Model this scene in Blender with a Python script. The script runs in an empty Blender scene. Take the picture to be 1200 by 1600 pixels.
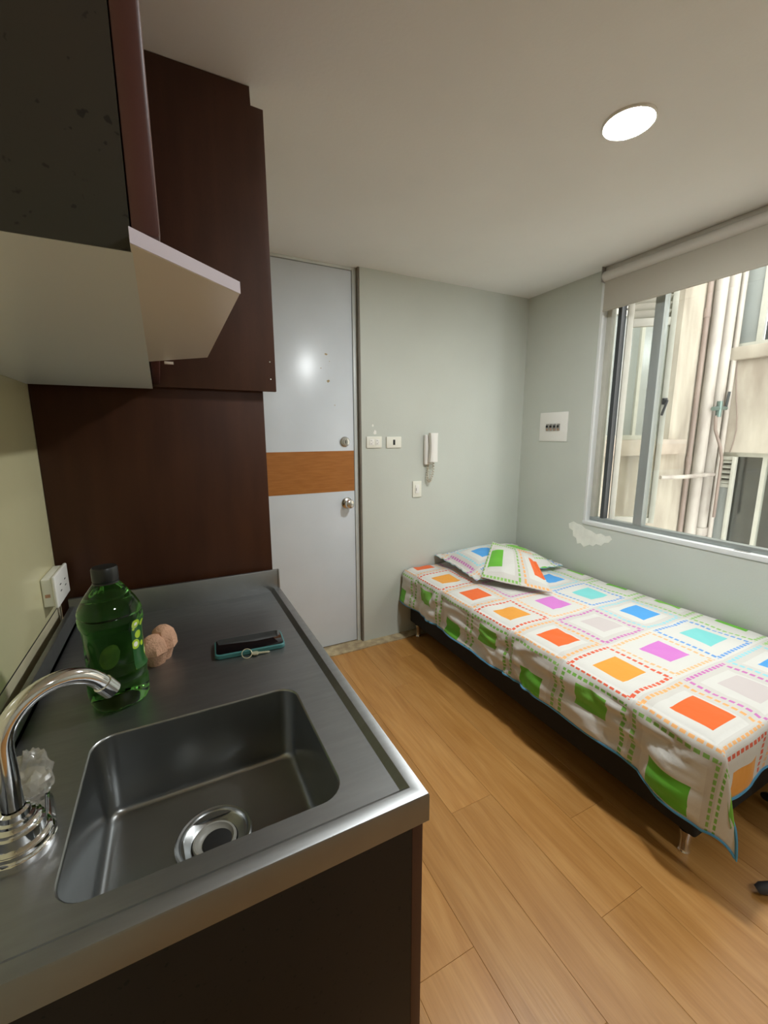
import bpy, bmesh, math, random
from mathutils import Vector, Matrix, noise
random.seed(7)
S = bpy.context.scene
COL = S.collection

# ------------------------------------------------------------------ camera
cam_d = bpy.data.cameras.new('camera'); cam = bpy.data.objects.new('camera', cam_d); COL.objects.link(cam)
cam_d.sensor_fit = 'HORIZONTAL'; cam_d.sensor_width = 36; cam_d.lens = 655.0/1200*36
cam_d.clip_start = 0.02; cam_d.clip_end = 60
_y, _p, _r = math.radians(26.64), math.radians(10.435), math.radians(-0.209)
fw = Vector((math.sin(_y)*math.cos(_p), math.cos(_y)*math.cos(_p), -math.sin(_p)))
rt = fw.cross(Vector((0, 0, 1))).normalized(); up = rt.cross(fw)
rt2 = rt*math.cos(_r)+up*math.sin(_r); up2 = -rt*math.sin(_r)+up*math.cos(_r)
M = Matrix((rt2, up2, -fw)).transposed().to_4x4(); M.translation = Vector((0, 0, 1.33))
cam.matrix_world = M
S.camera = cam
# ------------------------------------------------------------------ world, exposure
w = bpy.data.worlds.new('overcast_sky'); S.world = w; w.use_nodes = True
bg = w.node_tree.nodes['Background']; bg.inputs[0].default_value = (1.0, 0.99, 0.975, 1); bg.inputs[1].default_value = 2.3
LAMP_STRENGTH = 210.0
ADDED_LAMP_STRENGTH = 140.0
S.view_settings.view_transform = 'Standard'; S.view_settings.look = 'None'
S.view_settings.gamma = 1; S.view_settings.use_curve_mapping = False
S.view_settings.exposure = 1.3

# ------------------------------------------------------------------ helpers
WL = {}
def sr(r, g, b):
    f = lambda c: (c/255/12.92 if c/255 <= .04045 else ((c/255+.055)/1.055)**2.4)
    return (f(r), f(g), f(b), 1)
def link(name, me, parent, c):
    o = bpy.data.objects.new(name, me); COL.objects.link(o)
    if parent is not None:
        o.parent = parent; o.location = c-WL[parent.name]
    else:
        o.location = c
    WL[o.name] = c.copy()
    return o
def finish(name, bm, mat, parent=None, smooth=False, origin=None):
    bm.normal_update()
    bmesh.ops.recalc_face_normals(bm, faces=bm.faces[:])
    lo = Vector([min(v.co[i] for v in bm.verts) for i in range(3)]); hi = Vector([max(v.co[i] for v in bm.verts) for i in range(3)])
    c = Vector(origin) if origin else Vector(((lo.x+hi.x)/2, (lo.y+hi.y)/2, lo.z))
    for v in bm.verts: v.co -= c
    me = bpy.data.meshes.new(name); bm.to_mesh(me); bm.free()
    if smooth:
        me.polygons.foreach_set('use_smooth', [True]*len(me.polygons))
        if smooth != 'all':
            try: me.set_sharp_from_angle(angle=math.radians(38))
            except Exception: pass
    if mat: me.materials.append(mat)
    return link(name, me, parent, c)
def tag(o, label=None, cat=None, group=None, kind=None):
    if label: o['label'] = label
    if cat: o['category'] = cat
    if group: o['group'] = group
    if kind: o['kind'] = kind
    return o
def empty(name, loc, label, cat, group=None):
    o = bpy.data.objects.new(name, None); COL.objects.link(o); o.location = loc; o.empty_display_size = .05
    WL[o.name] = Vector(loc); tag(o, label, cat, group); return o
def b_box(bm, x0, x1, y0, y1, z0, z1, bev=0, seg=2, mtx=None):
    t = bmesh.new()
    vs = [t.verts.new(p) for p in ((x0,y0,z0),(x1,y0,z0),(x1,y1,z0),(x0,y1,z0),(x0,y0,z1),(x1,y0,z1),(x1,y1,z1),(x0,y1,z1))]
    for f in ((0,3,2,1),(4,5,6,7),(0,1,5,4),(1,2,6,5),(2,3,7,6),(3,0,4,7)): t.faces.new([vs[i] for i in f])
    if bev: bmesh.ops.bevel(t, geom=t.edges[:], offset=bev, segments=seg, profile=.5, affect='EDGES')
    if mtx: bmesh.ops.transform(t, matrix=mtx, verts=t.verts)
    me = bpy.data.meshes.new('t'); t.to_mesh(me); t.free(); bm.from_mesh(me); bpy.data.meshes.remove(me)
    return bm
def box(name, x0, x1, y0, y1, z0, z1, mat, parent=None, bev=0, seg=2, mtx=None):
    bm = bmesh.new(); b_box(bm, x0, x1, y0, y1, z0, z1, bev, seg, mtx)
    return finish(name, bm, mat, parent, smooth=bool(bev))
def b_prism(bm, pts, d):
    """extrude polygon (list of 3D points) by vector d"""
    d = Vector(d); a = [bm.verts.new(Vector(p)) for p in pts]; b = [bm.verts.new(Vector(p)+d) for p in pts]
    n = len(pts); bm.faces.new(a); bm.faces.new(b[::-1])
    for i in range(n): bm.faces.new((a[i], a[(i+1) % n], b[(i+1) % n], b[i]))
def prism(name, pts, d, mat, parent=None, bev=0):
    bm = bmesh.new(); b_prism(bm, pts, d)
    if bev: bmesh.ops.bevel(bm, geom=bm.edges[:], offset=bev, segments=2, profile=.5, affect='EDGES')
    return finish(name, bm, mat, parent, smooth=bool(bev))
def b_lathe(bm, prof, c, n=32, mtx=None):
    """prof list of (r,z); around z axis at c, or transformed by mtx"""
    c = Vector(c); rings = []
    for r, z in prof:
        if r < 1e-6: rings.append([bm.verts.new((0, 0, z))])
        else: rings.append([bm.verts.new((r*math.cos(2*math.pi*i/n), r*math.sin(2*math.pi*i/n), z)) for i in range(n)])
    for A, B in zip(rings, rings[1:]):
        for i in range(n):
            j = (i+1) % n
            if len(A) == 1 and len(B) == 1: break
            if len(A) == 1: bm.faces.new((A[0], B[i], B[j]))
            elif len(B) == 1: bm.faces.new((A[i], A[j], B[0]))
            else: bm.faces.new((A[i], A[j], B[j], B[i]))
    vs = [v for R in rings for v in R]
    m = Matrix.Translation(c) @ (mtx if mtx else Matrix())
    bmesh.ops.transform(bm, matrix=m, verts=vs)
def lathe(name, prof, c, mat, parent=None, n=32, mtx=None, smooth=True):
    bm = bmesh.new(); b_lathe(bm, prof, c, n, mtx); return finish(name, bm, mat, parent, smooth)
def b_tube(bm, pts, r, n=12, cap=True):
    pts = [Vector(p) for p in pts]; rings = []; ref = None
    for i, p in enumerate(pts):
        t = (pts[min(i+1, len(pts)-1)]-pts[max(i-1, 0)]).normalized()
        if ref is None: ref = t.orthogonal().normalized()
        ref = (ref-t*ref.dot(t)).normalized(); bi = t.cross(ref)
        rr = r[i] if isinstance(r, (list, tuple)) else r
        rings.append([bm.verts.new(p+(ref*math.cos(2*math.pi*k/n)+bi*math.sin(2*math.pi*k/n))*rr) for k in range(n)])
    for A, B in zip(rings, rings[1:]):
        for k in range(n): bm.faces.new((A[k], A[(k+1) % n], B[(k+1) % n], B[k]))
    if cap: bm.faces.new(rings[0][::-1]); bm.faces.new(rings[-1])
def tube(name, pts, r, mat, parent=None, n=12):
    bm = bmesh.new(); b_tube(bm, pts, r, n); return finish(name, bm, mat, parent, True)

# ------------------------------------------------------------------ materials
def newmat(name):
    m = bpy.data.materials.new(name); m.use_nodes = True
    return m, m.node_tree, m.node_tree.nodes['Principled BSDF']
def pbr(name, col, rough=.5, metal=0, spec=.5, var=0, vscale=6, bump=0, bscale=80, coat=0, stretch=(1,1,1), col2=None, speck=0):
    m, nt, p = newmat(name); L = nt.links
    p.inputs['Base Color'].default_value = col; p.inputs['Roughness'].default_value = rough
    p.inputs['Metallic'].default_value = metal; p.inputs['Specular IOR Level'].default_value = spec
    p.inputs['Coat Weight'].default_value = coat; p.inputs['Coat Roughness'].default_value = .1
    tc = nt.nodes.new('ShaderNodeTexCoord'); mp = nt.nodes.new('ShaderNodeMapping'); mp.inputs['Scale'].default_value = stretch
    L.new(tc.outputs['Object'], mp.inputs[0])
    last = None
    if var or col2:
        n = nt.nodes.new('ShaderNodeTexNoise'); n.inputs['Scale'].default_value = vscale; n.inputs['Detail'].default_value = 5
        L.new(mp.outputs[0], n.inputs['Vector'])
        r = nt.nodes.new('ShaderNodeValToRGB'); r.color_ramp.elements[0].position = .35; r.color_ramp.elements[1].position = .65
        c2 = col2 or tuple(min(1, c*(1+var)) for c in col[:3])+(1,)
        c1 = col if col2 else tuple(c*(1-var) for c in col[:3])+(1,)
        r.color_ramp.elements[0].color = c1; r.color_ramp.elements[1].color = c2
        L.new(n.outputs[0], r.inputs[0]); last = r.outputs[0]
    if speck:
        v = nt.nodes.new('ShaderNodeTexNoise'); v.inputs['Scale'].default_value = 110; v.inputs['Detail'].default_value = 2
        L.new(mp.outputs[0], v.inputs['Vector'])
        r2 = nt.nodes.new('ShaderNodeValToRGB'); r2.color_ramp.elements[0].position = .66; r2.color_ramp.elements[1].position = .70
        r2.color_ramp.elements[0].color = (0,0,0,1); r2.color_ramp.elements[1].color = (speck,)*3+(1,)
        L.new(v.outputs[0], r2.inputs[0])
        mx = nt.nodes.new('ShaderNodeMix'); mx.data_type = 'RGBA'; L.new(r2.outputs[0], mx.inputs[0])
        if last: L.new(last, mx.inputs[6])
        else: mx.inputs[6].default_value = col
        mx.inputs[7].default_value = (.002, .002, .002, 1); last = mx.outputs[2]
    if last: L.new(last, p.inputs['Base Color'])
    if bump:
        n2 = nt.nodes.new('ShaderNodeTexNoise'); n2.inputs['Scale'].default_value = bscale; n2.inputs['Detail'].default_value = 4
        L.new(mp.outputs[0], n2.inputs['Vector'])
        b = nt.nodes.new('ShaderNodeBump'); b.inputs['Strength'].default_value = bump; b.inputs['Distance'].default_value = .01
        L.new(n2.outputs[0], b.inputs['Height']); L.new(b.outputs[0], p.inputs['Normal'])
    return m
def emit(name, col, s):
    m, nt, p = newmat(name); p.inputs['Emission Color'].default_value = col; p.inputs['Emission Strength'].default_value = s
    p.inputs['Base Color'].default_value = (.9, .9, .9, 1); return m
def glass(name, col, rough=.0, ior=1.45):
    m, nt, p = newmat(name); p.inputs['Base Color'].default_value = col; p.inputs['Roughness'].default_value = rough
    p.inputs['Transmission Weight'].default_value = 1; p.inputs['IOR'].default_value = ior; return m
def pane_mat(name, col, refl=.12, rough=.05):
    m, nt, p = newmat(name); nt.nodes.remove(p); out = nt.nodes['Material Output']
    t = nt.nodes.new('ShaderNodeBsdfTransparent'); t.inputs[0].default_value = col
    g = nt.nodes.new('ShaderNodeBsdfGlossy'); g.inputs['Roughness'].default_value = rough
    mx = nt.nodes.new('ShaderNodeMixShader'); mx.inputs[0].default_value = refl
    nt.links.new(t.outputs[0], mx.inputs[1]); nt.links.new(g.outputs[0], mx.inputs[2]); nt.links.new(mx.outputs[0], out.inputs[0]); return m

M_wall = pbr('grey_green_wall_paint', sr(199, 203, 194), .55, var=.03, vscale=2, bump=.05, bscale=120)
M_ceil = pbr('white_ceiling_paint', sr(234, 234, 230), .7, var=.02, vscale=2, bump=.04, bscale=90)
M_yellow = pbr('cream_wall_board', sr(206, 199, 160), .22, var=.03, vscale=3)
M_cream = pbr('cream_plaster', sr(205, 196, 165), .6, var=.06, vscale=9)
M_door = pbr('pale_blue_white_enamel', sr(218, 225, 232), .27, var=.02, vscale=5, bump=.015, bscale=60)
M_frame = pbr('white_enamel_frame', sr(215, 220, 216), .35, var=.04, vscale=14)
M_dark_reveal = pbr('grey_brown_reveal', sr(120, 112, 100), .6, var=.12, vscale=10)
M_stripe = pbr('honey_wood_veneer', sr(164, 102, 44), .3, col2=sr(178, 116, 56), vscale=7, stretch=(1.5, 1, 14))
M_brown = pbr('dark_brown_laminate', sr(68, 42, 30), .5, spec=.35, col2=sr(78, 49, 36), vscale=5, speck=.25, stretch=(4,1,.7))
M_brown_low = pbr('red_brown_laminate', sr(60, 31, 16), .5, spec=.3, col2=sr(72, 40, 22), vscale=4, speck=.2, stretch=(4,1,.7))
M_black = pbr('black_speckled_laminate', sr(50, 50, 44), .45, col2=sr(60, 53, 48), vscale=3, speck=.85)
M_basecab = pbr('black_brown_laminate', sr(27, 23, 20), .55, spec=.25, col2=sr(36, 29, 24), vscale=3, speck=.9)
M_edge = pbr('red_brown_edging', sr(92, 55, 53), .3, var=.08, vscale=12)
M_underside = pbr('white_melamine_underside', sr(222, 228, 228), .3, spec=.5)
M_melamine = pbr('white_melamine', sr(222, 214, 205), .3)
M_lav = pbr('pale_lilac_edging', sr(214, 204, 216), .3)
M_steel = pbr('brushed_stainless_steel', (.30, .305, .305, 1), .44, metal=1, var=.05, vscale=14, bump=.02, bscale=60, stretch=(1, 6, 1))
M_steel2 = pbr('stainless_steel_basin', (.36, .37, .37, 1), .3, metal=1, var=.05, vscale=10, bump=.012, bscale=70)
M_chrome = pbr('chrome', (.82, .82, .83, 1), .07, metal=1)
M_satin = pbr('satin_nickel', (.62, .6, .56, 1), .22, metal=1)
M_darkhole = pbr('black_rubber', (.012, .012, .012, 1), .5)
M_white = pbr('ivory_plastic', sr(236, 235, 222), .35)
M_white2 = pbr('white_plastic', sr(238, 236, 230), .3)
M_greyplastic = pbr('grey_plastic', sr(150, 148, 140), .4)
M_cord = pbr('beige_coiled_cord', sr(205, 196, 178), .5)
M_blind = pbr('greige_blind_fabric', sr(176, 170, 156), .85, bump=.06, bscale=500)
M_blindtube = pbr('greige_blind_tube', sr(206, 202, 194), .5)
M_alu = pbr('white_aluminium', sr(226, 228, 226), .35)
M_alugrey = pbr('anodised_aluminium', sr(156, 162, 160), .38, metal=.35)
M_darkmetal_shade = pbr('dark_metal_and_mullion_shade', sr(70, 74, 76), .4, metal=.3)
M_sash = pbr('pale_green_painted_metal', sr(188, 187, 175), .45, var=.05, vscale=12)
M_pane = pane_mat('clear_window_glass', (.93, .95, .94, 1), .08)
M_pane_dusty = pane_mat('dusty_window_glass', (.80, .82, .78, 1), .16, .2)
M_ext = pbr('weathered_cream_plaster', sr(198, 190, 175), .9, col2=sr(158, 147, 134), vscale=4.5, bump=.5, bscale=14, stretch=(1, 1, .3))
M_ext2 = pbr('weathered_beige_plaster', sr(194, 186, 170), .9, col2=sr(148, 138, 124), vscale=5, bump=.5, bscale=14, stretch=(1, 1, .22))
M_extledge = pbr('grey_beige_ledge', sr(178, 166, 152), .9, var=.1, vscale=8, bump=.3, bscale=20)
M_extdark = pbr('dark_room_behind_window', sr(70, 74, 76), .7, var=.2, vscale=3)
M_extgrey = pbr('frosted_grey_pane', sr(150, 155, 152), .2, var=.06, vscale=2)
M_pipe = pbr('aged_white_drainpipe', sr(202, 196, 186), .6, col2=sr(158, 148, 140), vscale=5, stretch=(1, 1, .3))
M_pipe2 = pbr('stained_thin_pipe', sr(158, 142, 132), .7, col2=sr(122, 106, 99), vscale=5, stretch=(1, 1, .3))
M_galv = pbr('galvanised_bracket', sr(130, 150, 145), .35, metal=.7)
M_cement = pbr('rough_cement', sr(196, 178, 140), .9, col2=sr(160, 140, 110), vscale=22, bump=.6, bscale=60)
M_patch = pbr('pale_filler_patch', sr(238, 238, 228), .7, var=.05, vscale=20)
M_bedblack = pbr('black_bed_fabric', sr(26, 25, 26), .8, bump=.05, bscale=400)
M_mattress = pbr('white_mattress_fabric', sr(214, 210, 204), .9)
M_hem = pbr('sky_blue_binding', sr(80, 150, 190), .7)
M_bag = pane_mat('clear_plastic_bag', (.9, .9, .88, 1), .22, .25)
_nt = M_bag.node_tree; _d = _nt.nodes.new('ShaderNodeBsdfDiffuse'); _d.inputs[0].default_value = sr(205, 200, 190); _m = _nt.nodes.new('ShaderNodeMixShader'); _m.inputs[0].default_value = .28
_o = _nt.nodes['Material Output']; _src = _o.inputs[0].links[0].from_socket; _nt.links.new(_src, _m.inputs[1]); _nt.links.new(_d.outputs[0], _m.inputs[2]); _nt.links.new(_m.outputs[0], _o.inputs[0])
M_knobclear = pbr('cloudy_acrylic', sr(190, 184, 170), .25)
M_cap = pbr('black_bottle_cap', sr(30, 32, 32), .35)
M_bottle = glass('green_bottle_liquid', (.13, .46, .08, 1), .02, 1.30)
M_pulp = pbr('pinkish_pulp_cardboard', sr(196, 152, 124), .9, var=.07, vscale=30, bump=.35, bscale=220)
M_case = pbr('teal_phone_case', sr(62, 120, 120), .45)
M_screen = pbr('black_phone_screen', (.004, .004, .005, 1), .06)
M_brass = pbr('pale_brass', (.80, .74, .52, 1), .35, metal=.7)
M_darkleg = pbr('dark_grey_plastic', sr(52, 54, 60), .45)

def wood_floor():
    m, nt, p = newmat('oak_vinyl_plank'); L = nt.links; N = nt.nodes
    tc = N.new('ShaderNodeTexCoord'); oi = N.new('ShaderNodeObjectInfo')
    add = N.new('ShaderNodeVectorMath'); add.operation = 'MULTIPLY_ADD'
    comb = N.new('ShaderNodeCombineXYZ')
    for i in range(3): L.new(oi.outputs['Random'], comb.inputs[i])
    L.new(comb.outputs[0], add.inputs[0]); add.inputs[1].default_value = (13, 31, 7); L.new(tc.outputs['Object'], add.inputs[2])
    mp = N.new('ShaderNodeMapping'); mp.inputs['Scale'].default_value = (9, .9, 1); L.new(add.outputs[0], mp.inputs[0])
    n1 = N.new('ShaderNodeTexNoise'); n1.inputs['Scale'].default_value = 2.4; n1.inputs['Detail'].default_value = 6; n1.inputs['Distortion'].default_value = 1.1
    L.new(mp.outputs[0], n1.inputs['Vector'])
    mp2 = N.new('ShaderNodeMapping'); mp2.inputs['Scale'].default_value = (60, 2.5, 1); L.new(add.outputs[0], mp2.inputs[0])
    n2 = N.new('ShaderNodeTexNoise'); n2.inputs['Scale'].default_value = 3; n2.inputs['Detail'].default_value = 4; L.new(mp2.outputs[0], n2.inputs['Vector'])
    r = N.new('ShaderNodeValToRGB'); e = r.color_ramp.elements
    e[0].position = .28; e[0].color = sr(170, 117, 56); e[1].position = .72; e[1].color = sr(196, 146, 84)
    k = r.color_ramp.elements.new(.5); k.color = sr(184, 132, 70)
    L.new(n1.outputs[0], r.inputs[0])
    r2 = N.new('ShaderNodeValToRGB'); r2.color_ramp.elements[0].position = .3; r2.color_ramp.elements[0].color = (.90, .88, .86, 1); r2.color_ramp.elements[1].position = .6; r2.color_ramp.elements[1].color = (1, 1, 1, 1)
    L.new(n2.outputs[0], r2.inputs[0])
    mx = N.new('ShaderNodeMix'); mx.data_type = 'RGBA'; mx.blend_type = 'MULTIPLY'; mx.inputs[0].default_value = 1
    L.new(r.outputs[0], mx.inputs[6]); L.new(r2.outputs[0], mx.inputs[7])
    hsv = N.new('ShaderNodeHueSaturation'); mr = N.new('ShaderNodeMapRange'); mr.inputs[3].default_value = .93; mr.inputs[4].default_value = 1.06
    L.new(oi.outputs['Random'], mr.inputs[0]); L.new(mr.outputs[0], hsv.inputs['Value']); L.new(mx.outputs[2], hsv.inputs['Color'])
    L.new(hsv.outputs[0], p.inputs['Base Color']); p.inputs['Roughness'].default_value = .36
    b = N.new('ShaderNodeBump'); b.inputs['Strength'].default_value = .05; b.inputs['Distance'].default_value = .01; L.new(n2.outputs[0], b.inputs['Height']); L.new(b.outputs[0], p.inputs['Normal'])
    return m
M_floor = wood_floor()
M_sub = pbr('dark_joint', sr(128, 90, 50), .8)

def quilt_mat(name, coloff=0, rowoff=0):
    """printed patchwork cloth: squares inside dashed frames, one colour family per column (uses the UV map, 1 unit = 1 block)"""
    m, nt, p = newmat(name); N = nt.nodes; L = nt.links
    def mth(op, a, b=None, c=None):
        n = N.new('ShaderNodeMath'); n.operation = op
        for i, x in enumerate((a, b, c)):
            if x is None: continue
            if isinstance(x, (int, float)): n.inputs[i].default_value = x
            else: L.new(x, n.inputs[i])
        return n.outputs[0]
    uv = N.new('ShaderNodeUVMap'); uv.uv_map = 'UVMap'; sp = N.new('ShaderNodeSeparateXYZ'); L.new(uv.outputs[0], sp.inputs[0])
    u = mth('ADD', sp.outputs[0], coloff); v = mth('ADD', sp.outputs[1], rowoff)
    ci = mth('FLOOR', u); ri = mth('FLOOR', v); fx = mth('SUBTRACT', u, ci); fy = mth('SUBTRACT', v, ri)
    par = mth('FLOORED_MODULO', ri, 2.0)
    col = mth('FLOORED_MODULO', mth('ADD', ci, 2.0), 6.0); fac = mth('DIVIDE', mth('ADD', col, .5), 6.0)
    def ramp(cols):
        r = N.new('ShaderNodeValToRGB'); r.color_ramp.interpolation = 'CONSTANT'; e = r.color_ramp.elements
        while len(e) < 6: e.new(.5)
        for i in range(6): e[i].position = i/6; e[i].color = sr(*cols[i])
        L.new(fac, r.inputs[0]); return r.outputs[0]
    def mix(f, a, b):
        n = N.new('ShaderNodeMix'); n.data_type = 'RGBA'; L.new(f, n.inputs[0])
        for i, x in ((6, a), (7, b)):
            if isinstance(x, tuple): n.inputs[i].default_value = x
            else: L.new(x, n.inputs[i])
        return n.outputs[2]
    # columns: -2 blue, -1 green, 0 orange/amber, 1 grey/pink, 2 blue/cyan, 3 green
    gre = (104, 186, 48); gr2 = (126, 196, 70)
    sq = mix(par, ramp([(70,160,228), gre, (238,104,34), (208,198,196), (74,162,230), gr2]),
                  ramp([(120,206,206), gr2, (236,160,54), (214,124,206), (124,210,208), gre]))
    fr = mix(par, ramp([(150,206,220), (140,190,96), (240,178,112), (206,120,186), (150,212,222), (150,200,110)]),
                  ramp([(110,160,220), (130,190,84), (226,96,62), (240,190,140), (104,160,222), (150,200,110)]))
    ax = mth('ABSOLUTE', mth('SUBTRACT', fx, .5)); ay = mth('ABSOLUTE', mth('SUBTRACT', fy, .5))
    isg = mth('COMPARE', ci, -1.0, .1)
    ctr = mth('ADD', .56, mth('MULTIPLY', isg, mth('SUBTRACT', mth('MULTIPLY', par, .34), .24)))
    sx = mth('ABSOLUTE', mth('SUBTRACT', fx, ctr)); sy = mth('ABSOLUTE', mth('SUBTRACT', fy, .5))
    msq = mth('MULTIPLY', mth('LESS_THAN', sx, mth('SUBTRACT', .235, mth('MULTIPLY', isg, .05))), mth('LESS_THAN', sy, .22))
    mxx = mth('MAXIMUM', ax, ay)
    band = mth('MULTIPLY', mth('GREATER_THAN', mxx, .410), mth('LESS_THAN', mxx, .460))
    side = mth('GREATER_THAN', ax, ay)
    t = mth('ADD', mth('MULTIPLY', fy, side), mth('MULTIPLY', fx, mth('SUBTRACT', 1.0, side)))
    dash = mth('LESS_THAN', mth('FRACT', mth('MULTIPLY', t, 12.0)), .70)
    mdash = mth('MULTIPLY', band, dash)
    # beige wash between the frames
    wash = mth('MULTIPLY', mth('GREATER_THAN', mxx, .33), mth('SUBTRACT', 1.0, par))
    wash = mth('MULTIPLY', wash, .4)
    base = mix(wash, sr(219, 217, 211), sr(196, 189, 181))
    c = mix(mdash, base, fr); c = mix(msq, c, sq)
    L.new(c, p.inputs['Base Color']); p.inputs['Roughness'].default_value = .85; p.inputs['Sheen Weight'].default_value = .15
    # weave relief
    tc = N.new('ShaderNodeTexCoord'); n2 = N.new('ShaderNodeTexNoise'); n2.inputs['Scale'].default_value = 22; n2.inputs['Detail'].default_value = 5; L.new(tc.outputs['Object'], n2.inputs['Vector'])
    b = N.new('ShaderNodeBump'); b.inputs['Strength'].default_value = .22; b.inputs['Distance'].default_value = .01; L.new(n2.outputs[0], b.inputs['Height']); L.new(b.outputs[0], p.inputs['Normal'])
    return m
M_quilt = quilt_mat('patchwork_quilt_print')
M_pillow_a = quilt_mat('patchwork_pillow_print_blue', 2.95, 0.5)
M_pillow_b = quilt_mat('patchwork_pillow_print_green', 0, 0)

# ------------------------------------------------------------------ room
L_, W_, D_, H_, B_ = -.302, 2.295, 2.329, 2.25, -2.3    # left wall, window wall, door wall, ceiling, back wall
def struct(o, label, cat='structure'):
    return tag(o, label, cat, kind='structure')
# floor with planks
fl = struct(box('floor', L_-.1, W_+.1, B_-.1, D_+.15, -.06, -.004, M_sub), 'oak-look plank floor between kitchen counter and bed', 'floor')
pw, plen, gap = .181, 1.22, .0005
bm = bmesh.new(); b_box(bm, -pw/2+gap/2, pw/2-gap/2, -plen/2+gap/2, plen/2-gap/2, -.004, 0, .0007, 1)
plank_me = bpy.data.meshes.new('plank'); bm.to_mesh(plank_me); bm.free(); plank_me.materials.append(M_floor)
offs = [.0, .47, .21, .83, .36, .62]
yend = D_-.075
def cut_plank(x, y0, y1):
    bm = bmesh.new(); b_box(bm, x-pw/2+gap/2, x+pw/2-gap/2, y0+gap/2, y1-gap/2, -.004, 0, .0007, 1)
    return finish('plank', bm, M_floor, fl)
i = 0; x = L_+pw/2
while x < W_+pw/2:
    y1 = yend-offs[i % 6]*plen*.8
    if y1 < yend-.02: cut_plank(min(x, 9), y1, yend)
    while y1 > B_:
        y0 = y1-plen
        c = Vector((x, (y0+y1)/2, 0)); o = link('plank', plank_me, fl, c); y1 = y0
    x += pw; i += 1
# cement threshold, ragged along the planks
xs = [.15+.05*k for k in range(28)]
front = [yend-.004-.016*noise.noise(Vector((q*7, 1, 0)))-(.012 if q < 1.0 else 0)*abs(noise.noise(Vector((q*3, 4, 0)))) for q in xs]
pts = [(a, b, -.003) for a, b in zip(xs, front)]+[(xs[-1], D_+.1, -.003), (xs[0], D_+.1, -.003)]
struct(prism('trim_1', pts, (0, 0, .009), M_cement), 'ragged bare cement strip along the foot of the door', 'threshold')
struct(box('ceiling', L_-.1, W_+.12, B_-.1, D_+.15, H_, H_+.1, M_ceil), 'plain off-white ceiling above the whole room', 'ceiling')
XD = 1.02
bm = bmesh.new(); b_box(bm, XD, W_+.12, D_, D_+.12, -.05, H_); 
wf = struct(finish('wall_far', bm, M_wall), 'grey-green wall with the intercom beside the door', 'wall')
struct(box('wall_corner', L_-.1, .2, D_, D_+.12, -.05, H_, M_wall), 'grey-green wall strip on the hinge side of the door', 'wall')
struct(box('wall_hall', .2, XD, D_+.10, D_+.12, -.05, H_, M_wall), 'wall backing behind the entrance door', 'wall')
wl = struct(box('wall_left', L_-.12, L_-.004, B_-.1, D_, -.05, H_, M_cream), 'cream wall behind the kitchen counter', 'wall')
box('wall_board', L_-.0045, L_, B_, 1.40, .889, H_-.002, M_yellow, wl)
box('sealant_line', L_-.0045, L_-.001, B_, 1.36, .884, .889, M_darkhole, wl)
struct(box('wall_back', L_-.1, W_+.12, B_-.1, B_, -.05, H_, M_wall), 'grey-green wall behind the viewer', 'wall')
# window wall with opening
WY0, WY1, WZ0, WZ1 = .12, 1.757, .775, 2.225
bm = bmesh.new()
b_box(bm, W_, W_+.12, WY1, D_, -.05, H_); b_box(bm, W_, W_+.12, B_, WY0, -.05, H_)
b_box(bm, W_, W_+.12, WY0, WY1, -.05, WZ0); b_box(bm, W_, W_+.12, WY0, WY1, WZ1, H_)
wr = struct(finish('wall_right', bm, M_wall), 'grey-green wall around the window beside the bed', 'wall')
random.seed(3)
pp = []
outline = [(1.865,.765),(1.858,.735),(1.83,.725),(1.825,.69),(1.80,.68),(1.79,.645),(1.765,.655),(1.74,.635),(1.70,.66),(1.675,.655),(1.655,.675),(1.62,.67),(1.60,.695),(1.575,.70),(1.555,.725),(1.57,.745),(1.60,.735),(1.63,.745),(1.66,.735),(1.70,.75),(1.74,.755),(1.77,.773),(1.80,.775),(1.83,.785)]
prism('plaster_patch', [(W_, a, b-.012) for a, b in outline], (-.0015, 0, 0), M_patch, wr)
prism('paint_chip', [(1.11+.012*math.cos(t)*random.uniform(.6,1.1), D_, 1.345+.017*math.sin(t)*random.uniform(.6,1.1)) for t in [k*.7 for k in range(9)]], (0, -.0008, 0), M_white2, wf)
prism('paint_chip', [(1.095+.006*math.cos(t), D_, 1.385+.008*math.sin(t)) for t in [k*.8 for k in range(8)]], (0, -.0008, 0), M_patch, wf)

# ------------------------------------------------------------------ door
dr = empty('door_1', (.6, D_+.04, 0), 'pale blue-white entrance door with a honey wood band', 'door'); dr['kind'] = 'structure'
YL = D_+.032
box('door_leaf', .235, .983, YL, YL+.04, .012, 2.232, M_door, dr, .002)
box('wood_band', .235, .9825, YL-.0015, YL+.001, .995, 1.237, M_stripe, dr)
bm = bmesh.new(); b_box(bm, .986, 1.0105, YL-.004, YL+.05, .0, H_, .0015); finish('door_jamb', bm, M_frame, dr, True)
bm = bmesh.new(); b_box(bm, .2, .232, YL-.004, YL+.05, .0, H_, .0015); finish('door_jamb', bm, M_frame, dr, True)
box('door_head', .232, .986, YL-.004, YL+.05, 2.236, H_, M_frame, dr, .001)
box('reveal_strip', 1.0105, XD+.0005, D_+.002, YL+.05, 0, H_, M_dark_reveal, dr)
RX = Matrix.Rotation(math.radians(90), 4, 'X')   # z -> -y
lk = lathe('deadbolt', [(0,0),(.030,0),(.030,.006),(.025,.012),(.016,.013),(.0155,.016),(0,.016)], (.925, YL, 1.290), M_satin, dr, 28, RX)
box('keyhole', .9235, .9265, YL-.0175, YL-.0155, 1.280, 1.298, M_darkhole, lk)
kb = lathe('door_knob', [(.0,0),(.033,0),(.034,.004),(.028,.010),(.012,.014),(.012,.028),(.020,.034),(.027,.044),(.028,.054),(.024,.064),(.012,.069),(0,.069)], (.930, YL, .922), M_satin, dr, 28, RX)
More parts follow.
